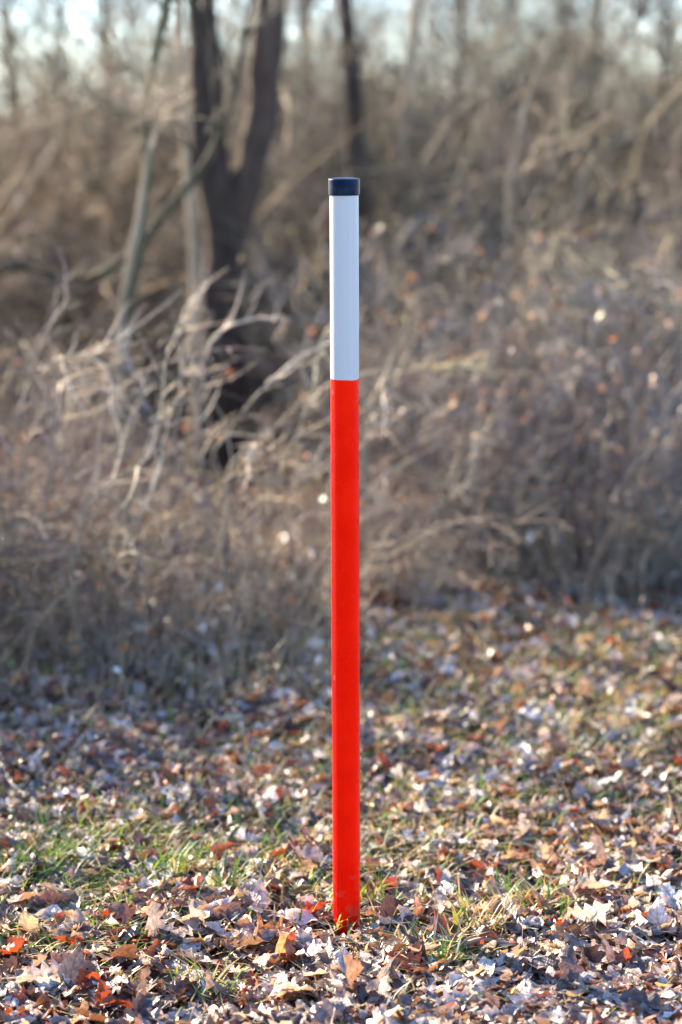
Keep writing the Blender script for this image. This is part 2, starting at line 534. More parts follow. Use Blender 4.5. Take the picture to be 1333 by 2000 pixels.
# ------------------------------------------------------------------ grass
GREEN = [(0.09, 0.21, 0.02), (0.12, 0.25, 0.025), (0.20, 0.29, 0.04), (0.07, 0.17, 0.025)]
STRAW = [(0.42, 0.34, 0.17), (0.36, 0.28, 0.14), (0.30, 0.26, 0.10), (0.46, 0.40, 0.26)]


def blades(g, rng, x, y, h, lean, cols, w=0.0022, K=4):
    n = len(x)
    base = np.stack([x, y, gz(x, y) + 0.014], -1)
    a = rng.uniform(0, 2 * PI, n)
    d0 = np.stack([np.cos(a), np.sin(a), np.zeros(n)], -1)
    side = np.stack([-np.sin(a), np.cos(a), np.zeros(n)], -1)
    ln = lean * (0.3 + rng.random(n)); hh = h * (0.45 + 0.75 * rng.random(n))
    t = np.linspace(0, 1, K)
    out = (ln[:, None] * t[None] ** 1.6 * hh[:, None])[:, :, None] * d0[:, None, :]
    z = hh[:, None] * (t[None] - 0.35 * (ln[:, None]) * t[None] ** 2)
    c = base[:, None, :] + out; c[:, :, 2] += z
    wd = w * (0.6 + 0.8 * rng.random(n))[:, None] * np.array([1, 0.9, 0.65, 0.08])[None]
    v = np.stack([c - side[:, None] * wd[:, :, None], c + side[:, None] * wd[:, :, None]], 2)
    i = np.arange(n * K * 2).reshape(n, K, 2)
    f = np.stack([i[:, :-1, 0], i[:, :-1, 1], i[:, 1:, 1], i[:, 1:, 0]], -1).reshape(-1, 4)
    g.add(v.reshape(-1, 3), f, c=np.repeat(palette(rng, cols, n), K * 2, 0))


lr = np.random.default_rng(31)
grass = Geo()
PATCH = [(1150, 1330, .45, .35, 900, .40, .05), (1280, 1400, .3, .3, 600, .45, .05), (60, 1690, .15, .1, 160, .85, .05), (420, 1690, .15, .1, 150, .8, .045), (640, 1770, .12, .08, 110, .6, .04), (250, 1710, .2, .08, 220, .8, .045), (130, 1740, .15, .08, 160, .8, .045),  # px, py, spread x, spread y, blades, share green, height
    (330, 1680, .16, .12, 260, .7, .045), (120, 1690, .12, .10, 150, .7, .045), (560, 1600, .14, .20, 200, .6, .05),
    (60, 1830, .12, .05, 130, .6, .045), (190, 1840, .10, .04, 120, .7, .04), (330, 1880, .15, .05, 90, .35, .035),
    (860, 1520, .25, .30, 330, .55, .04), (1000, 1450, .35, .35, 330, .5, .04), (1250, 1420, .25, .45, 330, .5, .045),
    (780, 1600, .15, .20, 200, .5, .05), (1000, 1600, .30, .20, 200, .35, .045), (1100, 1380, .5, .5, 420, .15, .05),
    (900, 1330, .5, .5, 400, .1, .06), (600, 1380, .5, .4, 220, .15, .05), (250, 1500, .35, .4, 300, .35, .05),
    (330, 1310, .35, .2, 260, .7, .07), (700, 1760, .05, .06, 70, .6, .05), (1200, 1700, .2, .15, 90, .4, .04),
    (900, 1950, .3, .1, 60, .4, .035), (450, 1950, .3, .12, 90, .4, .035), (470, 1640, .2, .1, 160, .6, .045)]
for px, py, sx, sy, n, sh, h in PATCH:
    p = ground(px, py)
    for cols, m in ((GREEN, int(n * sh)), (STRAW, n - int(n * sh))):
        m = int(m * 1.5)
        blades(grass, lr, p[0] + lr.normal(0, sx * 1.25, m), p[1] + lr.normal(0, sy * 1.6, m), h * 1.35, 1.3, cols)
n = 8000
yy = lr.uniform(3.9, 9, n); xx = lr.uniform(-1, 1, n) * half_width(yy)
blades(grass, lr, xx, yy, 0.055, 1.6, STRAW + [(0.45, 0.40, 0.32), (0.2, 0.2, 0.09)])
tag(grass.build('grass', M_GRASS), 'sparse short grass growing through the leaf litter', None, None, 'stuff')

TUFTS = [  # px, py, radius, blades, share green, height, label
    (1035, 1765, .050, 130, .55, .060, 'tuft of bright green grass right of the post beside curled brown leaves'),
    (835, 1880, .040, 130, .15, .055, 'straw yellow grass tuft below the post and to its right'),
    (885, 1905, .030, 60, .85, .045, 'low green grass tuft beside the straw yellow tuft'),
    (445, 1762, .022, 34, .95, .070, 'upright dark green grass tuft standing alone left of the post'),
    (325, 1720, .035, 70, .75, .060, 'sunlit green grass tuft further left of the post'),
    (925, 1825, .030, 60, .30, .075, 'thin grey green grass tuft between the post and the ribbed leaf'),
    (405, 1935, .022, 36, .80, .055, 'short green grass tuft near the bottom edge left of the post'),
    (720, 1765, .022, 44, .70, .055, 'grass tuft growing against the right side of the post'),
    (940, 1990, .025, 40, .80, .040, 'flat green grass tuft at the bottom edge right of the post'),
    (672, 1815, .014, 16, .35, .050, 'few thin blades growing close in front of the post base'),
    (95, 1700, .035, 70, .75, .055, 'loose green grass tuft at the far left below the thicket shade')]
for px, py, r, n, sh, h, lab in TUFTS:
    p = ground(px, py)
    root = empty('grass_tuft', (0, 0, 0), lab, 'grass tuft', 'grass tufts in the leaf litter')
    for nm, cols, m in (('green_blades', GREEN, int(n * sh)), ('dry_blades', STRAW, n - int(n * sh))):
        g = Geo()
        blades(g, lr, p[0] + lr.normal(0, r, m), p[1] + lr.normal(0, r, m), h * 1.45, 1.0, cols, w=0.0026)
        tag(g.build(nm, M_GRASS, root), kind='stuff')

# ------------------------------------------------------------------ fallen twigs
for (x0, y0, x1, y1, rad, colr, lab) in [
    (105, 1425, 205, 1400, .004, (0.09, 0.07, 0.06), 'dark thin twig lying on the shaded ground left of the post'),
    (140, 1500, 172, 1455, .0035, (0.32, 0.27, 0.22), 'pale short twig slanting on the shaded ground at the left'),
    (905, 1870, 1010, 1868, .006, (0.30, 0.21, 0.15), 'brown stick lying among leaves right of the straw yellow tuft'),
    (752, 1905, 756, 1865, .004, (0.36, 0.28, 0.22), 'flat pale stub of wood below the post'),
    (1190, 1820, 1260, 1845, .003, (0.38, 0.31, 0.24), 'thin straw coloured stalk lying at the lower right'),
    (480, 1430, 640, 1412, .003, (0.34, 0.27, 0.20), 'thin pale stalk lying behind the post on its left')]:
    a, b = ground(x0, y0), ground(x1, y1)
    m = (a + b) / 2 + np.array([lr.normal(0, .01), lr.normal(0, .01), .02])
    P = spline([a + [0, 0, .035], m + [0, 0, .03], b + [0, 0, .04]], 8)[None]
    g = Geo(); add_tubes(g, P, np.linspace(rad, rad * .6, 8)[None], 6, colr)
    tag(g.build('fallen_twig', M_TWIG), lab, 'twig', 'twigs lying on the litter')

# ------------------------------------------------------------------ marker post
def post_materials():
    m, nt, b, L = material('red_paint')
    tc = nd(nt, 'ShaderNodeTexCoord')
    mp = nd(nt, 'ShaderNodeMapping'); mp.inputs['Scale'].default_value = (1, 1, 0.28); L.new(tc.outputs['Object'], mp.inputs[0])
    vo = nd(nt, 'ShaderNodeTexVoronoi'); vo.inputs['Scale'].default_value = 46; vo.inputs['Randomness'].default_value = 1
    L.new(mp.outputs[0], vo.inputs['Vector'])
    ra = nd(nt, 'ShaderNodeMapRange'); ra.inputs['From Min'].default_value = 0.10; ra.inputs['From Max'].default_value = 0.05
    L.new(vo.outputs['Distance'], ra.inputs['Value'])
    sc = nd(nt, 'ShaderNodeSeparateColor'); L.new(vo.outputs['Color'], sc.inputs[0])
    gt = nd(nt, 'ShaderNodeMath', operation='GREATER_THAN'); gt.inputs[1].default_value = 0.55; L.new(sc.outputs[0], gt.inputs[0])
    mu = nd(nt, 'ShaderNodeMath', operation='MULTIPLY'); L.new(ra.outputs[0], mu.inputs[0]); L.new(gt.outputs[0], mu.inputs[1])
    mu2 = nd(nt, 'ShaderNodeMath', operation='MULTIPLY'); mu2.inputs[1].default_value = 0.75; L.new(mu.outputs[0], mu2.inputs[0])
    nz = nd(nt, 'ShaderNodeTexNoise'); nz.inputs['Scale'].default_value = 14; nz.inputs['Detail'].default_value = 6; L.new(tc.outputs['Object'], nz.inputs['Vector'])
    cr = nd(nt, 'ShaderNodeValToRGB')
    cr.color_ramp.elements[0].position = .3; cr.color_ramp.elements[0].color = (0.78, 0.004, 0.001, 1)
    cr.color_ramp.elements[1].position = .7; cr.color_ramp.elements[1].color = (0.90, 0.007, 0.0012, 1)
    L.new(nz.outputs['Fac'], cr.inputs[0])
    mx = nd(nt, 'ShaderNodeMixRGB'); mx.inputs[2].default_value = (0.72, 0.16, 0.12, 1)
    L.new(mu2.outputs[0], mx.inputs[0]); L.new(cr.outputs[0], mx.inputs[1])
    # splashed soil on the foot of the pole and faint grime along it
    sz = nd(nt, 'ShaderNodeSeparateXYZ'); L.new(tc.outputs['Object'], sz.inputs[0])
    n3 = nd(nt, 'ShaderNodeTexNoise'); n3.inputs['Scale'].default_value = 38; n3.inputs['Detail'].default_value = 4; L.new(tc.outputs['Object'], n3.inputs['Vector'])
    hz = nd(nt, 'ShaderNodeMapRange'); hz.inputs['From Min'].default_value = 0.16; hz.inputs['From Max'].default_value = -0.05; hz.inputs['To Min'].default_value = 0.0; hz.inputs['To Max'].default_value = 0.30; L.new(sz.outputs[2], hz.inputs['Value'])
    ad = nd(nt, 'ShaderNodeMath', operation='ADD'); L.new(hz.outputs[0], ad.inputs[0]); L.new(n3.outputs['Fac'], ad.inputs[1])
    th_ = nd(nt, 'ShaderNodeMapRange'); th_.inputs['From Min'].default_value = 0.70; th_.inputs['From Max'].default_value = 0.82; th_.inputs['To Max'].default_value = 0.32; L.new(ad.outputs[0], th_.inputs['Value'])
    m3 = nd(nt, 'ShaderNodeMixRGB'); m3.inputs[2].default_value = (0.16, 0.085, 0.05, 1); L.new(th_.outputs[0], m3.inputs[0]); L.new(mx.outputs[0], m3.inputs[1])
    L.new(m3.outputs[0], b.inputs['Base Color'])
    rr = nd(nt, 'ShaderNodeMapRange'); rr.inputs['To Min'].default_value = 0.20; rr.inputs['To Max'].default_value = 0.36; L.new(nz.outputs['Fac'], rr.inputs['Value'])
    L.new(rr.outputs[0], b.inputs['Roughness'])
    b.inputs['Roughness'].default_value = 0.32; b.inputs['Specular IOR Level'].default_value = 0.36
    b.inputs['Specular Tint'].default_value = (1.0, 0.20, 0.05, 1)
    red = m
    # reflective sheeting: staggered cells on the unrolled cylinder
    m, nt, b, L = material('reflective_sheeting')
    uv = nd(nt, 'ShaderNodeUVMap', uv_map='uv')
    sp = nd(nt, 'ShaderNodeSeparateXYZ'); L.new(uv.outputs[0], sp.inputs[0])

    def cellgrid(off):
        c = []
        for i, o in ((0, off[0]), (1, off[1])):
            a = nd(nt, 'ShaderNodeMath', operation='ADD'); a.inputs[1].default_value = o; L.new(sp.outputs[i], a.inputs[0])
            f = nd(nt, 'ShaderNodeMath', operation='FRACT'); L.new(a.outputs[0], f.inputs[0])
            s = nd(nt, 'ShaderNodeMath', operation='SUBTRACT'); s.inputs[1].default_value = 0.5; L.new(f.outputs[0], s.inputs[0])
            if i == 0:
                k = nd(nt, 'ShaderNodeMath', operation='MULTIPLY'); k.inputs[1].default_value = 1.0; L.new(s.outputs[0], k.inputs[0]); s = k
            else:
                k = nd(nt, 'ShaderNodeMath', operation='MULTIPLY'); k.inputs[1].default_value = 0.6; L.new(s.outputs[0], k.inputs[0]); s = k
            p = nd(nt, 'ShaderNodeMath', operation='MULTIPLY'); L.new(s.outputs[0], p.inputs[0]); L.new(s.outputs[0], p.inputs[1])
            c.append(p)
        a = nd(nt, 'ShaderNodeMath', operation='ADD'); L.new(c[0].outputs[0], a.inputs[0]); L.new(c[1].outputs[0], a.inputs[1])
        return a
    A, B = cellgrid((0, 0)), cellgrid((0.5, 0.5))
    mn = nd(nt, 'ShaderNodeMath', operation='MINIMUM'); L.new(A.outputs[0], mn.inputs[0]); L.new(B.outputs[0], mn.inputs[1])
    cr = nd(nt, 'ShaderNodeValToRGB')
    cr.color_ramp.elements[0].position = .03; cr.color_ramp.elements[0].color = (0.30, 0.30, 0.33, 1)
    cr.color_ramp.elements[1].position = .085; cr.color_ramp.elements[1].color = (0.51, 0.50, 0.48, 1)
    L.new(mn.outputs[0], cr.inputs[0])
    tc = nd(nt, 'ShaderNodeTexCoord'); mp = nd(nt, 'ShaderNodeMapping'); mp.inputs['Scale'].default_value = (60, 60, 5); L.new(tc.outputs['Object'], mp.inputs[0])
    nz = nd(nt, 'ShaderNodeTexNoise'); nz.inputs['Scale'].default_value = 1.0; nz.inputs['Detail'].default_value = 6; nz.inputs['Roughness'].default_value = .65; L.new(mp.outputs[0], nz.inputs['Vector'])
    gr = nd(nt, 'ShaderNodeMapRange'); gr.inputs['From Min'].default_value = .45; gr.inputs['From Max'].default_value = .75; gr.inputs['To Max'].default_value = .45; L.new(nz.outputs['Fac'], gr.inputs['Value'])
    mg = nd(nt, 'ShaderNodeMixRGB'); mg.inputs[2].default_value = (0.40, 0.37, 0.32, 1); L.new(gr.outputs[0], mg.inputs[0]); L.new(cr.outputs[0], mg.inputs[1])
    L.new(mg.outputs[0], b.inputs['Base Color'])
    b.inputs['Roughness'].default_value = 0.38; b.inputs['Specular IOR Level'].default_value = 0.5
    tape = m
    m, nt, b, L = material('black_plastic')
    tc = nd(nt, 'ShaderNodeTexCoord'); nz = nd(nt, 'ShaderNodeTexNoise'); nz.inputs['Scale'].default_value = 60; nz.inputs['Detail'].default_value = 6
    L.new(tc.outputs['Object'], nz.inputs['Vector'])
    cr = nd(nt, 'ShaderNodeValToRGB')
    cr.color_ramp.elements[0].position = .42; cr.color_ramp.elements[0].color = (0.002, 0.004, 0.014, 1)
    cr.color_ramp.elements[1].position = .75; cr.color_ramp.elements[1].color = (0.022, 0.022, 0.024, 1)
    L.new(nz.outputs['Fac'], cr.inputs[0]); L.new(cr.outputs[0], b.inputs['Base Color'])
    b.inputs['Roughness'].default_value = 0.34; b.inputs['Specular IOR Level'].default_value = 0.16
    b.inputs['Specular Tint'].default_value = (0.25, 0.5, 1.0, 1)
    return red, tape, m


M_RED, M_TAPE, M_CAP = post_materials()


def lathe(prof, sides=72):
    """Closed profile of (radius, z) turned round the z axis."""
    prof = np.asarray(prof, float); K = len(prof)
    a = np.arange(sides) / sides * 2 * PI
    v = np.stack([prof[:, None, 0] * np.cos(a), prof[:, None, 0] * np.sin(a), np.broadcast_to(prof[:, None, 1], (K, sides))], -1).reshape(-1, 3)
    i = np.arange(K * sides).reshape(K, sides); j = np.roll(i, -1, 1)
    return v, np.stack([i[:-1], j[:-1], j[1:], i[1:]], -1).reshape(-1, 4)


PB = world(677.5, 1803, 4.74)
PY = 4.74
ZT = world(672.5, 346, PY)[2]                 # top of the cap
ZS = world(673, 739, PY)[2]                   # lower edge of the sheeting
ZC = world(673, 381, PY)[2]                   # lower edge of the cap
RP = 0.0279
post = empty('marker_post', (PB[0], PY, 0.0), 'slim round red marker post with white reflective top and black cap standing in leaf litter', 'marker post')
lean = math.atan2(world(672.5, 346, PY)[0] - PB[0], ZT)
post.rotation_euler = (0, lean, 0)
g = Geo(); v, f = lathe([(RP, -0.25), (RP, 0.3), (RP, 0.7), (RP, ZS - 0.001), (RP, ZC + 0.01), (RP * .9, ZC + 0.012)]); g.add(v, f)
g.build('pole', M_RED, post)
# the sheeting is one strip wound once round the pole; its end laps over its start
g = Geo()
nA = 120
a0 = math.radians(-62)                        # lap edge faces the camera, right of the middle
ang = a0 + np.linspace(0, 2 * PI + 0.42, nA)[::-1]
rad = RP + 0.0004 + np.where(np.arange(nA) < 12, 0.0009, 0.0)
rows = []
for r, z in ((RP + 0.0001, 0), (None, 0), (None, 1), (RP + 0.0001, 1)):
    zz = (ZS + (ZC + 0.004 - ZS) * z)
    rr = rad if r is None else np.full(nA, r)
    dz = np.where(np.arange(nA) < 12, -0.0010, 0.0) if z == 0 else 0.0
    rows.append(np.stack([rr * np.cos(ang), rr * np.sin(ang), zz + dz + 0 * ang], -1))
v = np.stack(rows, 0)
PITCH_U, PITCH_V = 0.0070, 0.0042
uv = np.zeros((4, nA, 2))
uv[:, :, 0] = ang[None] * RP / PITCH_U
uv[:, :, 1] = v[:, :, 2] / PITCH_V
i = np.arange(2 * nA).reshape(2, nA)
f = np.stack([i[:-1, :-1], i[:-1, 1:], i[1:, 1:], i[1:, :-1]], -1).reshape(-1, 4)
for a in (0, 1, 2):                           # lower lip, wall, upper lip
    g.add(v[a:a + 2].reshape(-1, 3), f, uv=uv[a:a + 2].reshape(-1, 2))
o = g.build('reflective_sleeve', M_TAPE, post)
RC = 0.0308
g = Geo()
v, f = lathe([(RP + .0012, ZC + .0005), (RC - .0005, ZC), (RC, ZC + .0006), (RC, ZC + .0020), (RC, ZT - .0060), (RC, ZT - .0042), (RC - .0003, ZT - .0033), (RC - .0010, ZT - .0029), (RC - .0022, ZT - .0026), (RC * .7, ZT - .0013), (RC * .35, ZT - .0003), (0.0001, ZT)])
g.add(v, f)
g.build('end_cap', M_CAP, post)

# ------------------------------------------------------------------ plants
BARKS = [(0.11, 0.085, 0.058), (0.15, 0.115, 0.072), (0.075, 0.068, 0.042), (0.30, 0.22, 0.125), (0.10, 0.07, 0.055), (0.09, 0.085, 0.045)]
TANS = [(0.32, 0.23, 0.135), (0.27, 0.195, 0.125), (0.40, 0.295, 0.165), (0.22, 0.175, 0.14), (0.24, 0.175, 0.145)]
PURPLE = [(0.16, 0.115, 0.09), (0.21, 0.16, 0.125), (0.25, 0.185, 0.125), (0.32, 0.25, 0.165), (0.13, 0.10, 0.09), (0.20, 0.12, 0.075)]


def shrub_parts(rng, h, nst, spread, ntw, fine, lean=(0, 0), r0=0.009, up=0.12, wob=0.16):
    """Many-stemmed bare shrub: stems, branches, twigs as (P, R) lists."""
    K = 6
    a = rng.uniform(0, 2 * PI, nst)
    b = np.stack([np.cos(a), np.sin(a), 0 * a], -1) * (spread * 0.25 * rng.random(nst))[:, None]
    d = unit(np.stack([np.cos(a) * spread * .5, np.sin(a) * spread * .5, np.full(nst, 1.0)], -1) + rng.normal(size=(nst, 3)) * 0.16 + np.array([lean[0], lean[1], 0]))
    L = h * (0.55 + 0.55 * rng.random(nst))
    b[:, 2] -= 0.08
    pts = [b]
    for k in range(K - 1):
        pts.append(pts[-1] + d * (L / (K - 1))[:, None])
        d = unit(d + rng.normal(size=(nst, 3)) * wob + np.array([0, 0, up]))
    P = np.stack(pts, 1)
    R = (r0 * (0.5 + 0.8 * rng.random(nst)))[:, None] * np.linspace(1, 0.3, K)[None]
    P1, R1 = grow(rng, P, R, ntw, h * 0.34, 0.75, K=4, wob=0.24, up=0.06, t0=0.12, rmax=0.006, rtip=0.0012)
    P2, R2 = grow(rng, P1, R1, fine, h * 0.17, 0.8, K=3, wob=0.3, up=0.03, t0=0.1, rmax=0.003, rtip=0.0011, rk=0.8)
    return (P, R), (P1, R1), (P2, R2)


def leaf_flecks(g, rng, P, n, size, cols):
    i = rng.integers(0, len(P), n); k = rng.integers(1, P.shape[1], n)
    c = P[i, k]
    Rm = rot_mats(rng.uniform(0, 6.28, n), rng.uniform(-1.5, 1.5, n), rng.uniform(-1.5, 1.5, n))
    q = np.array([(0, 0, 0), (.35, .5, .1), (0, 1, 0), (-.35, .5, .1)])
    v = np.einsum('nij,kj->nki', Rm, q) * (size * (.6 + .8 * rng.random(n)))[:, None, None] + c[:, None]
    g.add(v.reshape(-1, 3), np.arange(n * 4).reshape(n, 4), c=np.repeat(palette(rng, cols, n), 4, 0))


DRYLEAF = [(0.22, 0.11, 0.055), (0.17, 0.09, 0.05), (0.26, 0.18, 0.12), (0.18, 0.12, 0.09), (0.42, 0.36, 0.30), (0.16, 0.12, 0.11), (0.12, 0.075, 0.05), (0.24, 0.20, 0.18)]


def make_shrub(name, rng, cols, *a, leaves=0, leaf_size=0.035, **kw):
    """Prototype at the origin: an Empty with stems, twigs and withered leaves; not linked to a place yet."""
    s, b, t = shrub_parts(rng, *a, **kw)
    root = empty(name, (0, 0, 0), None, None)
    g = Geo(); add_tubes(g, s[0], s[1], 5, palette(rng, cols, len(s[0]))); g.build('stems', M_TWIG, root)
    g = Geo(); add_tubes(g, b[0], b[1], 3, palette(rng, cols, len(b[0]))); add_tubes(g, t[0], t[1], 3, palette(rng, cols, len(t[0])))
    tag(g.build('twigs', M_TWIG, root), kind='stuff')
    if leaves:
        g = Geo(); leaf_flecks(g, rng, t[0], leaves, leaf_size, DRYLEAF)
        tag(g.build('withered_leaves', M_GRASS, root), kind='stuff')
    return root


def stamp(g, rng, tmpl, x, y, sc, zr):
    """Joins a turned and scaled copy of the arrays tmpl to g."""
    v, c, uv, f4, f3 = tmpl
    ca, sa = math.cos(zr), math.sin(zr)
    w = np.stack([(v[:, 0] * ca - v[:, 1] * sa) * sc + x, (v[:, 0] * sa + v[:, 1] * ca) * sc + y, v[:, 2] * sc + float(gz(x, y))], -1)
    g.add(w, f4, f3, c=c * rng.uniform(0.5, 1.45) * np.array([rng.uniform(.92, 1.08), 1, rng.uniform(.8, 1.25)]), uv=uv)


def shrub_arrays(rng, cols, *a, leaves=0, **kw):
    s, b, t = shrub_parts(rng, *a, **kw)
    g = Geo()
    add_tubes(g, s[0], s[1], 4, palette(rng, cols, len(s[0])))
    add_tubes(g, b[0], b[1], 3, palette(rng, cols, len(b[0])))
    add_tubes(g, t[0], t[1], 3, palette(rng, cols, len(t[0])))
    if leaves:
        leaf_flecks(g, rng, t[0], leaves, 0.04, DRYLEAF)
    return g.arrays()


def place(proto, first, x, y, sc, zr, label, cat, group):
    o = proto if first else copy_tree(proto)
    o.location = (x, y, float(gz(x, y))); o.rotation_euler = (0, 0, zr); o.scale = (sc, sc, sc)
    tag(o, label, cat, group)
    return o


# --- trees
def tree(name, label, trunk_pts, radii, cols, rng, group=None, limbs=10, limb_len=1.4, twigs=160, sides=14, extra=(), t0=0.12, dead=0, cat='tree'):
    base = np.array(trunk_pts[0], float)
    root = empty(name, base, label, cat, group)
    allP, allR = [], []
    for q, (pts, rr) in enumerate([(trunk_pts, radii)] + list(extra)):
        P = spline(np.asarray(pts, float), 22) - base
        R = spline(np.asarray(rr, float)[:, None], 22)[:, 0]
        R = R * (1 + 0.05 * rng.normal(size=22))
        P = P + rng.normal(size=P.shape) * R[:, None] * 0.08
        g = Geo(); add_tubes(g, P[None], R[None], sides, palette(rng, BROWN if q else cols, 1, 0.1)); g.build('trunk', M_BARK, root)
        allP.append(P); allR.append(R)
    P = np.stack(allP); R = np.stack(allR)
    P1, R1 = grow(rng, P, R, limbs, limb_len, 0.9, K=7, wob=0.14, up=0.09, t0=t0, rmax=0.035, rtip=0.002, rk=0.4)
    P2, R2 = grow(rng, P1, R1, twigs, limb_len * 0.4, 0.7, K=5, wob=0.2, up=0.03, rmax=0.008, rtip=0.0012)
    P3, R3 = grow(rng, P2, R2, twigs * 3, limb_len * 0.18, 0.7, K=3, wob=0.28, rmax=0.003, rtip=0.0011)
    g = Geo()
    for p, r, s in ((P1, R1, 6), (P2, R2, 4), (P3, R3, 3)):
        add_tubes(g, p, r, s, palette(rng, cols, len(p)))
    tag(g.build('crown', M_TWIG, root), kind='stuff')
    if dead:
        g = Geo(); leaf_flecks(g, rng, P3, dead, 0.05, DRYLEAF); tag(g.build('withered_leaves', M_GRASS, root), kind='stuff')
    return root


tr = np.random.default_rng(77)
DARK = [(0.028, 0.022, 0.018), (0.036, 0.025, 0.018)]
GREYBROWN = [(0.075, 0.06, 0.05)]
BROWN = [(0.052, 0.034, 0.026), (0.058, 0.04, 0.029)]
GRN = [(0.075, 0.072, 0.04), (0.09, 0.083, 0.048)]
TAN = [(0.30, 0.22, 0.14), (0.33, 0.25, 0.16)]


def col_pts(pts, Yd, top=None):
    """Trunk line through picture positions at ground distance Yd, from the ground up; top extends it upward (dx, dz)."""
    w = [world(px, py, Yd) for px, py in pts]
    foot = w[0].copy(); foot[2] = float(gz(foot[0], Yd)) - 0.1
    out = ([foot] if w[0][2] > foot[2] + 0.15 else []) + w
    if top:
        for dx, dy, dz in top:
            out.append(out[-1] + np.array([dx, dy, dz]))
    return out


Yt = 10.5
low = col_pts([(428, 900), (432, 750), (436, 600), (440, 480)], Yt)
left = low + [world(412, 330, Yt), world(402, 180, Yt), world(394, 0, Yt)]
left += [left[-1] + np.array([-.12, .05, 1.2]), left[-1] + np.array([-.3, .2, 3.2]), left[-1] + np.array([-.3, .2, 6.0])]
right = [world(446, 560, Yt + .03), world(462, 430, Yt + .03), world(492, 330, Yt + .03), world(515, 190, Yt + .03), world(530, 0, Yt + .03)]
right += [right[-1] + np.array([.12, .1, 1.2]), right[-1] + np.array([.3, .1, 3.2]), right[-1] + np.array([.4, .2, 5.6])]
tree('twin_trunk_tree', 'thick dark tree left of the post whose trunk forks into two stems', left,
     [.14, .118, .108, .102, .088, .077, .073, .072, .065, .05, .015], DARK, tr, limbs=26, limb_len=1.7, twigs=330,
     extra=[(right, [.06, .07, .07, .069, .067, .062, .05, .015])], t0=0.74)
p2 = col_pts([(708, 900), (706, 640), (703, 500), (698, 330), (690, 200), (683, 90), (676, 0)], 11.6, [(-.1, .1, 1.5), (-.1, .1, 3.0)])
tree('straight_dark_tree', 'slim dark tree standing straight behind the upper part of the post', p2,
     [.066, .056, .052, .050, .048, .046, .045, .04, .03, .012], DARK, tr, limbs=16, limb_len=1.2, twigs=200, t0=.74)
p3 = col_pts([(760, 860), (778, 400), (790, 240), (804, 120), (818, 0)], 13.0, [(.15, .1, 1.5), (.2, .1, 2.5)])
tree('tan_sapling', 'sunlit tan sapling leaning right behind the post at the top of the picture', p3,
     [.045, .038, .034, .033, .032, .031, .025, .008], TAN, tr, limbs=12, limb_len=.9, twigs=150, t0=.74)
p4 = col_pts([(238, 980), (243, 650), (266, 500), (284, 370), (294, 200), (312, 60), (328, -30)], 9.0, [(.1, .1, 1.4), (.2, .1, 2.0)])
tree('green_barked_sapling', 'thin green barked sapling left of the forked tree', p4,
     [.032, .026, .024, .022, .020, .018, .017, .013, .005], GRN, tr, limbs=14, limb_len=.8, twigs=140, t0=.74)
p5 = col_pts([(232, 1000), (232, 700), (240, 600), (258, 490), (272, 420), (282, 350), (296, 270), (300, 240)], 8.7)
tree('tan_barked_sapling', 'sunlit pale sapling crossing in front of the green barked one', p5,
     [.018, .017, .016, .015, .013, .010, .007, .005, .003], TAN, tr, limbs=5, limb_len=.4, twigs=40, t0=.74)
p6 = col_pts([(378, 950), (381, 600), (376, 440), (366, 340), (358, 200), (354, 80), (348, -40)], 10.0, [(-.1, 0, 1.2), (-.1, .1, 2.0)])
tree('slender_lit_sapling', 'slender sunlit sapling close along the left side of the forked tree', p6,
     [.020, .019, .018, .018, .017, .016, .014, .010, .004], TAN, tr, limbs=9, limb_len=.7, twigs=100, t0=.74)
p7 = [world(-170, 900, 9.2), world(-120, 640, 9.2), world(20, 522, 9.2), world(150, 550, 9.2), world(245, 505, 9.2), world(330, 405, 9.2), world(400, 325, 9.2), world(445, 215, 9.2), world(482, 60, 9.2), world(500, -60, 9.2)]
p7[0][2] = -.05
p7 += [p7[-1] + np.array([.15, .1, 1.0]), p7[-1] + np.array([.3, .1, 1.6])]
tree('bent_tree', 'olive brown bent stem that sags and then rises across the forked tree', p7,
     [.03, .024, .020, .018, .018, .017, .016, .014, .012, .010, .008, .004], [(0.05, 0.043, 0.027)], tr, limbs=6, limb_len=.6, twigs=60, t0=.5)
p8 = col_pts([(985, 900), (992, 400), (1003, 330), (1022, 225), (1045, 160), (1075, 70), (1092, -30)], 10.0, [(.2, .1, 1.2), (.2, .1, 2.0)])
tree('pale_thin_sapling', 'thin pale sapling leaning right, high on the right side of the post', p8,
     [.011, .010, .009, .009, .008, .008, .007, .006, .004], [(0.2, 0.16, 0.11)], tr, limbs=10, limb_len=.7, twigs=110, t0=.74)
p9 = col_pts([(1085, 900), (1125, 430), (1140, 335), (1190, 285), (1240, 262), (1247, 190), (1244, 90), (1240, -30)], 10.5, [(0, .1, 1.2), (-.1, .1, 1.8)])
tree('kinked_sapling', 'thin sapling with a sharp kink near the top right corner', p9,
     [.011, .010, .010, .009, .009, .008, .008, .007, .006, .004], [(0.2, 0.16, 0.11)], tr, limbs=10, limb_len=.7, twigs=110, t0=.74)
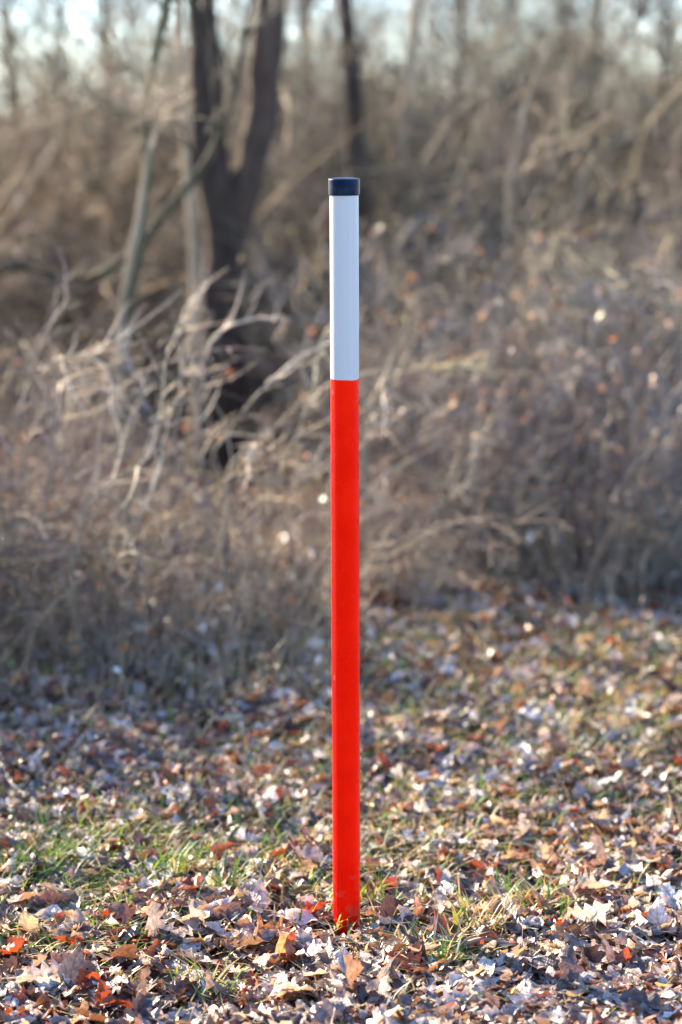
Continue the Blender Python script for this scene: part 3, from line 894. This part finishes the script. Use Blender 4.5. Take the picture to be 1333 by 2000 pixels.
for (x0, x1, Yd, r, cols, nm, lab) in [
    (520, 545, 15.5, .05, GRN, 'grey_tree', 'blurred grey green tree in the gap right of the forked tree'),
    (592, 600, 17.0, .06, BROWN, 'grey_tree', 'far brown tree between the forked tree and the post'),
    (130, 120, 14.5, .035, GRN, 'grey_tree', 'thin olive tree against the bright gap at the upper left'),
    (40, 15, 16.0, .05, BROWN, 'grey_tree', 'brown tree at the far upper left edge'),
    (215, 205, 17.5, .05, GRN, 'grey_tree', 'far olive tree behind the green barked sapling'),
    (880, 905, 17.0, .05, BROWN, 'grey_tree', 'far brown tree above the right thicket near the tan sapling'),
    (1150, 1165, 15.0, .045, GRN, 'grey_tree', 'olive tree behind the kinked sapling'),
    (1290, 1300, 13.0, .03, BROWN, 'grey_tree', 'brown tree at the upper right edge')]:
    pts = col_pts([(x0, 780), (x0 * .7 + x1 * .3, 500), (x0 * .4 + x1 * .6, 250), (x1, 0)], Yd, [(.05, .1, 1.6), (.1, .1, 2.8), (.1, .1, 2.0)])
    tree(nm, lab, pts, [r * .8, r * .7, r * .66, r * .62, r * .6, r * .5, r * .3, r * .1], cols, tr, group='thin trees deeper in the wood', limbs=26, limb_len=1.5, twigs=380, t0=.2)

# --- stuff: the tangle of shrubs that fills the wood
th = np.random.default_rng(99)
TM_BIG = [shrub_arrays(th, BARKS + TANS, 2.5, 11, 1.3, 150, 600, leaves=30, r0=.009, up=-.02, wob=.26) for _ in range(5)]
TM_MID = [shrub_arrays(th, BARKS + PURPLE, 1.9, 11, 1.1, 120, 460, leaves=20, r0=.007, up=-.03, wob=.24) for _ in range(5)]
TM_TALL = [shrub_arrays(th, BARKS + TANS, 3.9, 8, 1.2, 150, 760, leaves=40, r0=.009, up=-.01, wob=.24) for _ in range(4)]
TM_SKY = [shrub_arrays(th, BARKS + TANS[:3], 3.2, 4, 1.5, 70, 330, leaves=12, r0=.008, up=-.03, wob=.24) for _ in range(4)]
thicket = Geo()
for k in range(19):
    y = th.uniform(14, 25); x = th.uniform(-.02, .17) * y if k % 4 else th.uniform(-.17, -.02) * y
    stamp(thicket, th, TM_TALL[k % 4], x, y, th.uniform(.8, 1.2), th.uniform(0, 6.28))
n = 0
for (y0, y1, cnt, tm, s0, s1) in [(9.2, 12, 9, TM_MID, .4, .65), (12.5, 19, 24, TM_BIG, .8, 1.25), (18, 32, 24, TM_BIG, .9, 1.4)]:
    for _ in range(cnt):
        y = th.uniform(y0, y1); x = th.uniform(-1, 1) * (0.9 + 0.17 * y)
        if y > 12 and x < -.05 * y and th.random() < .35:
            continue
        if y < 13.8 and -1.1 < x / y * 10.5 < 0.2:
            continue
        stamp(thicket, th, tm[th.integers(0, len(tm))], x, y, th.uniform(s0, s1), th.uniform(0, 6.28))
for k in range(60):                                 # open tall shrubs whose twigs cross the sky
    y = th.uniform(11.2, 15) if k < 36 else th.uniform(14, 19); x = (th.uniform(-.15, .16) if k < 26 or k > 44 else th.uniform(-.16, -.07)) * y
    if -.105 < x / y < .018 and y < 13.8:
        continue
    stamp(thicket, th, TM_SKY[k % 4], x, y, th.uniform(.8, 1.2), th.uniform(0, 6.28))
for _ in range(16):                                 # taller shrubs rise out of the right thicket
    y = th.uniform(8.6, 11); x = th.uniform(.03, .19) * y
    stamp(thicket, th, TM_MID[th.integers(0, 5)], x, y, th.uniform(.55, .95), th.uniform(0, 6.28))
for k in range(15):                                 # and the wood goes on to both sides
    y = th.uniform(12, 24); x = th.uniform(.19, .5) * y * (-1 if k % 3 else 1) - (1.2 if k % 3 else -.8)
    stamp(thicket, th, TM_SKY[k % 4], x, y, th.uniform(.8, 1.1), th.uniform(0, 6.28))
for x, y, sc in [(-1.65, 6.9, .62), (-1.95, 7.3, .66), (-1.45, 7.5, .6), (-2.3, 6.8, .62), (-2.5, 7.8, .7), (-1.3, 6.9, .5), (-1.25, 7.3, .5), (-1.5, 6.75, .55), (-1.7, 6.7, .55), (-1.95, 6.6, .6), (-1.35, 7.6, .55), (-1.8, 7.5, .62), (-2.15, 7.2, .66), (-1.2, 6.75, .4), (-1.55, 6.5, .5), (-1.75, 7.1, .6), (-1.4, 7.1, .52), (-2.05, 6.9, .62), (-1.6, 7.8, .6), (-2.2, 7.5, .66), (-1.9, 8.4, .6), (-3.2, 8.2, .7)]:
    stamp(thicket, th, TM_MID[th.integers(0, 5)], x, y, sc, th.uniform(0, 6.28))   # unseen shrubs added left of the view to shade the ground
tag(thicket.build('thicket', M_TWIG), 'tangle of bare grey brown twigs that fills the wood', None, None, 'stuff')

# --- stuff: the far wood that closes the view
far = Geo()
n = 84
yy = th.uniform(26, 70, n); xx = th.uniform(-1, 1, n) * (3 + .45 * yy)
zz = gz(xx, yy)
P = np.stack([np.stack([xx + th.normal(0, .25, n) * k, yy, zz - .2 + 9 * k], -1) for k in np.linspace(0, 1, 5)], 1)
R = th.uniform(.02, .07, n)[:, None] * np.linspace(1, .35, 5)[None]
add_tubes(far, P, R, 6, palette(th, BARKS, n))
P1, R1 = grow(th, P, R, 1150, 2.6, .9, K=5, wob=.15, up=.06, t0=.03, rmax=.02, rtip=.004, rk=.4)
add_tubes(far, P1, R1, 3, palette(th, BARKS, len(P1)))
P2, R2 = grow(th, P1, R1, 8600, 1.1, .8, K=3, wob=.2, up=.03, rmax=.007, rtip=.003)
add_tubes(far, P2, R2, 3, palette(th, BARKS + TANS, len(P2)))
tag(far.build('far_wood', M_TWIG), 'far bare wood seen through the twigs', None, None, 'stuff')

# --- left thicket: countable shrubs, dry stalks, arching canes
sh = np.random.default_rng(123)
STRAWY = [(0.34, 0.26, 0.16), (0.40, 0.31, 0.19), (0.28, 0.21, 0.14)]
GREYISH = [(0.19, 0.165, 0.15), (0.24, 0.21, 0.19), (0.14, 0.125, 0.12)]
REDDISH = [(0.17, 0.105, 0.085), (0.21, 0.135, 0.105), (0.13, 0.085, 0.075)]
DIM = [(0.10, 0.085, 0.065), (0.13, 0.105, 0.08), (0.16, 0.13, 0.10)]
protoA = [make_shrub('bare_shrub', sh, c, 1.15, 8, 0.95, 36, 95, leaves=20, r0=.0045, wob=.26, up=-.10) for c in (BARKS + TANS, GREYISH + DIM, REDDISH + TANS + [(.06, .05, .045)])]
protoB = [make_shrub('dry_stalks', sh, c, 1.0, 11, 0.5, 24, 50, leaves=20, r0=.003, up=-.02, wob=.2, leaf_size=.03) for c in (STRAWY, TANS, STRAWY + GREYISH)]
protoC = [make_shrub('dry_weeds', sh, c, 1.0, 24, 0.6, 80, 250, leaves=50, r0=.0030, up=.06, wob=.09, lean=(.14, 0), leaf_size=.028) for c in (STRAWY, REDDISH, GREYISH, DIM, STRAWY + REDDISH)]
used = set()


def put(protos, k, px, py, sc, label, cat, group, jy=0.0):
    p = ground(px, py - (55 if px < 670 else 0))
    pr = protos[k % len(protos)]
    place(pr, pr.name not in used, p[0], p[1] + jy, sc, sh.uniform(0, 6.28), label, cat, group)
    used.add(pr.name)


GA, GB, GC = 'bare shrubs in the left thicket', 'clumps of dry stalks', 'dry weeds in the right thicket'
for k, (px, py, sc, lab) in enumerate([
    (20, 1290, 1.0, 'bare bluish grey shrub at the left edge'),
    (290, 1255, 1.0, 'bare shrub in front of the pale sapling foot'),
    (420, 1240, .95, 'bare shrub in front of the forked tree foot'),
    (48, 1345, .52, 'knee high bare shrub in front of the left edge thicket'),
    (165, 1350, .45, 'knee high twiggy shrub in front of the looping cane'),
    (300, 1345, .50, 'knee high bare shrub in front of the tall stalk clump'),
    (60, 1180, 1.15, 'taller bare shrub behind the left edge shrubs'),
    (-70, 1280, 1.1, 'bare shrub cut by the left edge of the picture')]):
    put(protoA, k, px, py, sc, lab, 'shrub', GA)
for k, (px, py, sc, lab) in enumerate([
    (372, 1275, .90, 'tall pale clump of dry stalks left of the post'),
    (255, 1290, .85, 'clump of dry stalks below the looping cane'),
    (120, 1300, .70, 'short clump of dry stalks at the left with orange leaves'),
    (560, 1215, .95, 'leaning clump of dry stalks nearest the left side of the post'),
    (105, 1350, .45, 'low pale clump of dry stalks at the foot of the left thicket'),
    (225, 1352, .42, 'lowest clump of dry stalks, in front of the looping cane'),
    (440, 1338, .48, 'low clump of dry stalks at the foot of the hooked cane'),
    (845, 1200, .60, 'short bleached clump of dry stalks right of the post'),
    (760, 1190, .80, 'clump of dry stalks just right of the red post')]):
    put(protoB, k, px, py, sc, lab, 'dry stalks', GB)
for k in range(28):
    px = 745 + (k % 9) * 78 + sh.uniform(-30, 30); py = 1150 - (k // 9) * 48 + sh.uniform(-14, 14) - 0.02 * (px - 700)
    put(protoC, k, px, py, sh.uniform(.5, 1.15) * (1 + .06 * (k // 9)) * (.7 if k % 9 < 2 and k < 18 else 1), 'grey brown clump of dry weeds in the dense thicket right of the post', 'weeds', GC)
for k in range(2):
    put(protoC, k, 20 + k * 110 + sh.uniform(-20, 20), 1120 + sh.uniform(-30, 30), sh.uniform(.7, .95), 'grey brown clump of dry weeds behind the shrubs left of the post', 'weeds', 'dry weeds in the left thicket')

low = Geo()
n = 1450
px = np.where(np.arange(n) < 500, sh.uniform(-150, 640, n), sh.uniform(-150, 1480, n)); pyy = np.where(px < 670, sh.normal(1245, 45, n), sh.normal(1130, 48, n) - 0.02 * (px - 670))
fr = np.arange(n) < 380                               # thinning out into the litter
pyy = np.where(fr, sh.normal(1325, 48, n), pyy)
G0 = np.array([ground(a, b) for a, b in zip(px, pyy)])
hh = np.where(fr, .05 + .16 * sh.random(n), .10 + .42 * sh.random(n) ** 1.6)
d = unit(sh.normal(size=(n, 3)) * .3 + np.array([.08, 0, 1]))
pts = [G0 - np.array([0, 0, .02])]
for k in range(4):
    pts.append(pts[-1] + d * (hh / 4)[:, None]); d = unit(d + sh.normal(size=(n, 3)) * .16)
P = np.stack(pts, 1); R = (.0012 + .0016 * sh.random(n))[:, None] * np.linspace(1, .5, 5)[None]
add_tubes(low, P, R, 3, palette(sh, TANS + PURPLE + DIM, n))
P1, R1 = grow(sh, P, R, 1500, .14, .8, K=4, wob=.22, t0=.2, rmax=.002, rtip=.0008)
add_tubes(low, P1, R1, 3, palette(sh, TANS + PURPLE, len(P1)))
leaf_flecks(low, sh, P, 420, .04, DRYLEAF + [(.45, .42, .40), (.50, .48, .47)])
leaf_flecks(low, sh, P[fr], 80, .035, [(.10, .13, .04), (.14, .16, .05), (.32, .14, .04), (.27, .10, .03)])
tag(low.build('undergrowth', M_TWIG), 'low dry stems and runners along the foot of the thicket', None, None, 'stuff')

# brambles: arching runners that nobody could count, over the left thicket and thinner on the right
br = Geo()
n = 64
px = np.where(np.arange(n) < 64, sh.uniform(-160, 640, n), sh.uniform(700, 1450, n))
pyy = np.where(np.arange(n) < 64, sh.normal(1215, 40, n), sh.normal(1160, 40, n))
B0 = np.array([ground(a, b) for a, b in zip(px, pyy)])
az = sh.uniform(0, 2 * PI, n); el = sh.uniform(.75, 1.45, n)
d = np.stack([np.cos(az) * np.cos(el), np.sin(az) * np.cos(el), np.sin(el)], -1)
L = sh.uniform(.7, 1.6, n); pts = [B0 - np.array([0, 0, .03])]
for k in range(13):
    pts.append(pts[-1] + d * (L / 13)[:, None])
    d = unit(d + sh.normal(size=(n, 3)) * .10 + np.array([0, 0, -.02 - .016 * k]) + np.stack([np.cos(az), np.sin(az), 0 * az], -1) * .05)
P = np.stack(pts, 1); P[:, :, 2] = np.maximum(P[:, :, 2], gz(P[:, :, 0], P[:, :, 1]) + .01)
R = sh.uniform(.0018, .0042, n)[:, None] * np.linspace(1, .4, 14)[None]
add_tubes(br, P, R, 5, palette(sh, TANS + [(.42, .33, .23), (.055, .045, .04), (.075, .06, .05), (.06, .05, .05)], n))
P1, R1 = grow(sh, P, R, 620, .22, .8, K=5, wob=.2, t0=.2, rmax=.0022, rtip=.0008)
add_tubes(br, P1, R1, 3, palette(sh, TANS + PURPLE, len(P1)))
tag(br.build('bramble_tangle', M_TWIG), 'tangle of thin arching bramble runners', None, None, 'stuff')

CANES = [  # (picture line, distance, radius, colour, label)
    ([(40, 1330), (66, 1090), (92, 900), (88, 720), (105, 693), (135, 688), (168, 700), (190, 735), (200, 800), (214, 850)], 6.5, .0055, (0.40, 0.30, 0.20), 'sunlit bramble cane bent into a loop at the left'),
    ([(128, 1330), (96, 1050), (108, 850), (120, 730), (150, 705), (185, 715), (215, 760)], 6.6, .0035, (0.30, 0.23, 0.17), 'thin cane bending just inside the looping cane'),
    ([(150, 1330), (128, 1130), (150, 1000), (205, 935), (250, 905), (285, 885), (310, 845), (325, 780), (340, 660)], 6.45, .0048, (0.40, 0.31, 0.21), 'thick sunlit cane curving upward left of the tall stalk clump'),
    ([(350, 1300), (392, 1050), (376, 900), (385, 760), (392, 690), (420, 645), (470, 618), (515, 616), (540, 624)], 6.9, .0058, (0.36, 0.27, 0.19), 'sunlit cane ending in a hook in front of the forked tree'),
    ([(330, 1290), (345, 900), (352, 760), (340, 690), (348, 640), (358, 600), (380, 560)], 6.9, .0052, (0.36, 0.28, 0.20), 'kinked pale cane rising left of the hooked cane'),
    ([(400, 1285), (405, 930), (440, 830), (500, 740), (560, 690), (620, 655), (650, 640)], 6.8, .0042, (0.30, 0.24, 0.18), 'cane slanting up to the white part of the post'),
    ([(500, 1270), (560, 960), (585, 800), (612, 700), (640, 610)], 7.2, .0050, (0.30, 0.24, 0.15), 'straight cane leaning right beside the post'),
    ([(260, 1290), (300, 900), (290, 790), (240, 700), (200, 650)], 6.8, .0042, (0.20, 0.17, 0.16), 'dark cane leaning left behind the looping cane'),
    ([(430, 1270), (440, 960), (452, 890), (475, 868), (495, 890), (505, 930)], 6.7, .0052, (0.38, 0.28, 0.19), 'short hooked cane low between the stalk clump and the post'),
    ([(670, 1200), (700, 950), (716, 830), (728, 775), (742, 765), (748, 800), (740, 850)], 7.4, .0048, (0.32, 0.25, 0.18), 'hooked cane peeping out behind the red part of the post'),
    ([(690, 1190), (715, 800), (740, 745), (790, 718), (850, 705), (905, 706), (930, 710)], 7.9, .0062, (0.36, 0.27, 0.13), 'yellow lit arching cane right of the post'),
    ([(1420, 1160), (1380, 700), (1330, 590), (1262, 560), (1225, 541), (1195, 520), (1172, 503)], 8.4, .0055, (0.32, 0.25, 0.14), 'bright bent cane in the thicket at the right'),
    ([(1330, 1160), (1318, 700), (1300, 590), (1280, 520), (1262, 450)], 8.3, .0055, (0.20, 0.16, 0.125), 'pale cane leaning left at the right edge'),
    ([(800, 1190), (880, 1000), (930, 940), (960, 880), (1000, 800)], 7.6, .0035, (0.30, 0.24, 0.15), 'thin cane slanting right low in the right thicket'),
    ([(1110, 1190), (1105, 1060), (1085, 1000), (1070, 940)], 7.5, .0038, (0.13, 0.10, 0.075), 'short dark cane low at the right'),
    ([(0, 1290), (8, 1050), (4, 880), (20, 760), (60, 640), (95, 560), (90, 480)], 6.7, .0040, (0.20, 0.15, 0.12), 'dark upright cane along the left edge'),
    ([(10, 1290), (30, 900), (70, 830), (110, 760), (150, 690), (220, 640), (330, 560)], 6.7, .0040, (0.32, 0.25, 0.18), 'long cane slanting right above the looping cane'),
    ([(215, 1330), (210, 1150), (245, 1040), (290, 940), (300, 860), (318, 770)], 6.3, .0038, (0.30, 0.24, 0.16), 'straight cane in front of the bare shrubs at the left')]
for pts, Yd, r, colr, lab in CANES:
    Yd += .36 if Yd < 7 else 0
    w = [world(px, py, Yd) for px, py in pts]
    w[0] = np.array([w[0][0], Yd, float(gz(w[0][0], Yd)) - .03])
    P = spline(w, 26)
    P = P + np.cumsum(sh.normal(size=P.shape) * np.array([.006, .014, .002]), 0) + spline(sh.normal(size=(5, 3)) * np.array([.012, .03, .0]), 26)
    base = P[0].copy()
    root = empty('bramble_cane', base, lab, 'cane', 'canes in the thicket')
    R = 0.95 * r * spline([[.8], [.85], [.9], [.75], [.3]], 26)[:, 0]
    g = Geo(); add_tubes(g, (P - base)[None], R[None], 6, np.array(colr) * 1.55)
    g.c[0] = g.c[0] * np.repeat(np.interp(np.arange(26), [0, 11, 17], [.28, .40, 1.0]), 6)[:, None].astype(np.float32)   # colour darkened low on the cane, full towards the tip
    g.build('stem', M_TWIG, root)
    P1, R1 = grow(sh, (P - base)[None], R[None], 16, .22, .8, K=5, wob=.2, t0=.25, rmax=.0025, rtip=.0007)
    g = Geo(); add_tubes(g, P1, R1, 3, palette(sh, [np.array(colr) * 1.2], len(P1))); tag(g.build('side_twigs', M_TWIG, root), kind='stuff')
print('script seconds', round(time.time() - T0, 1))
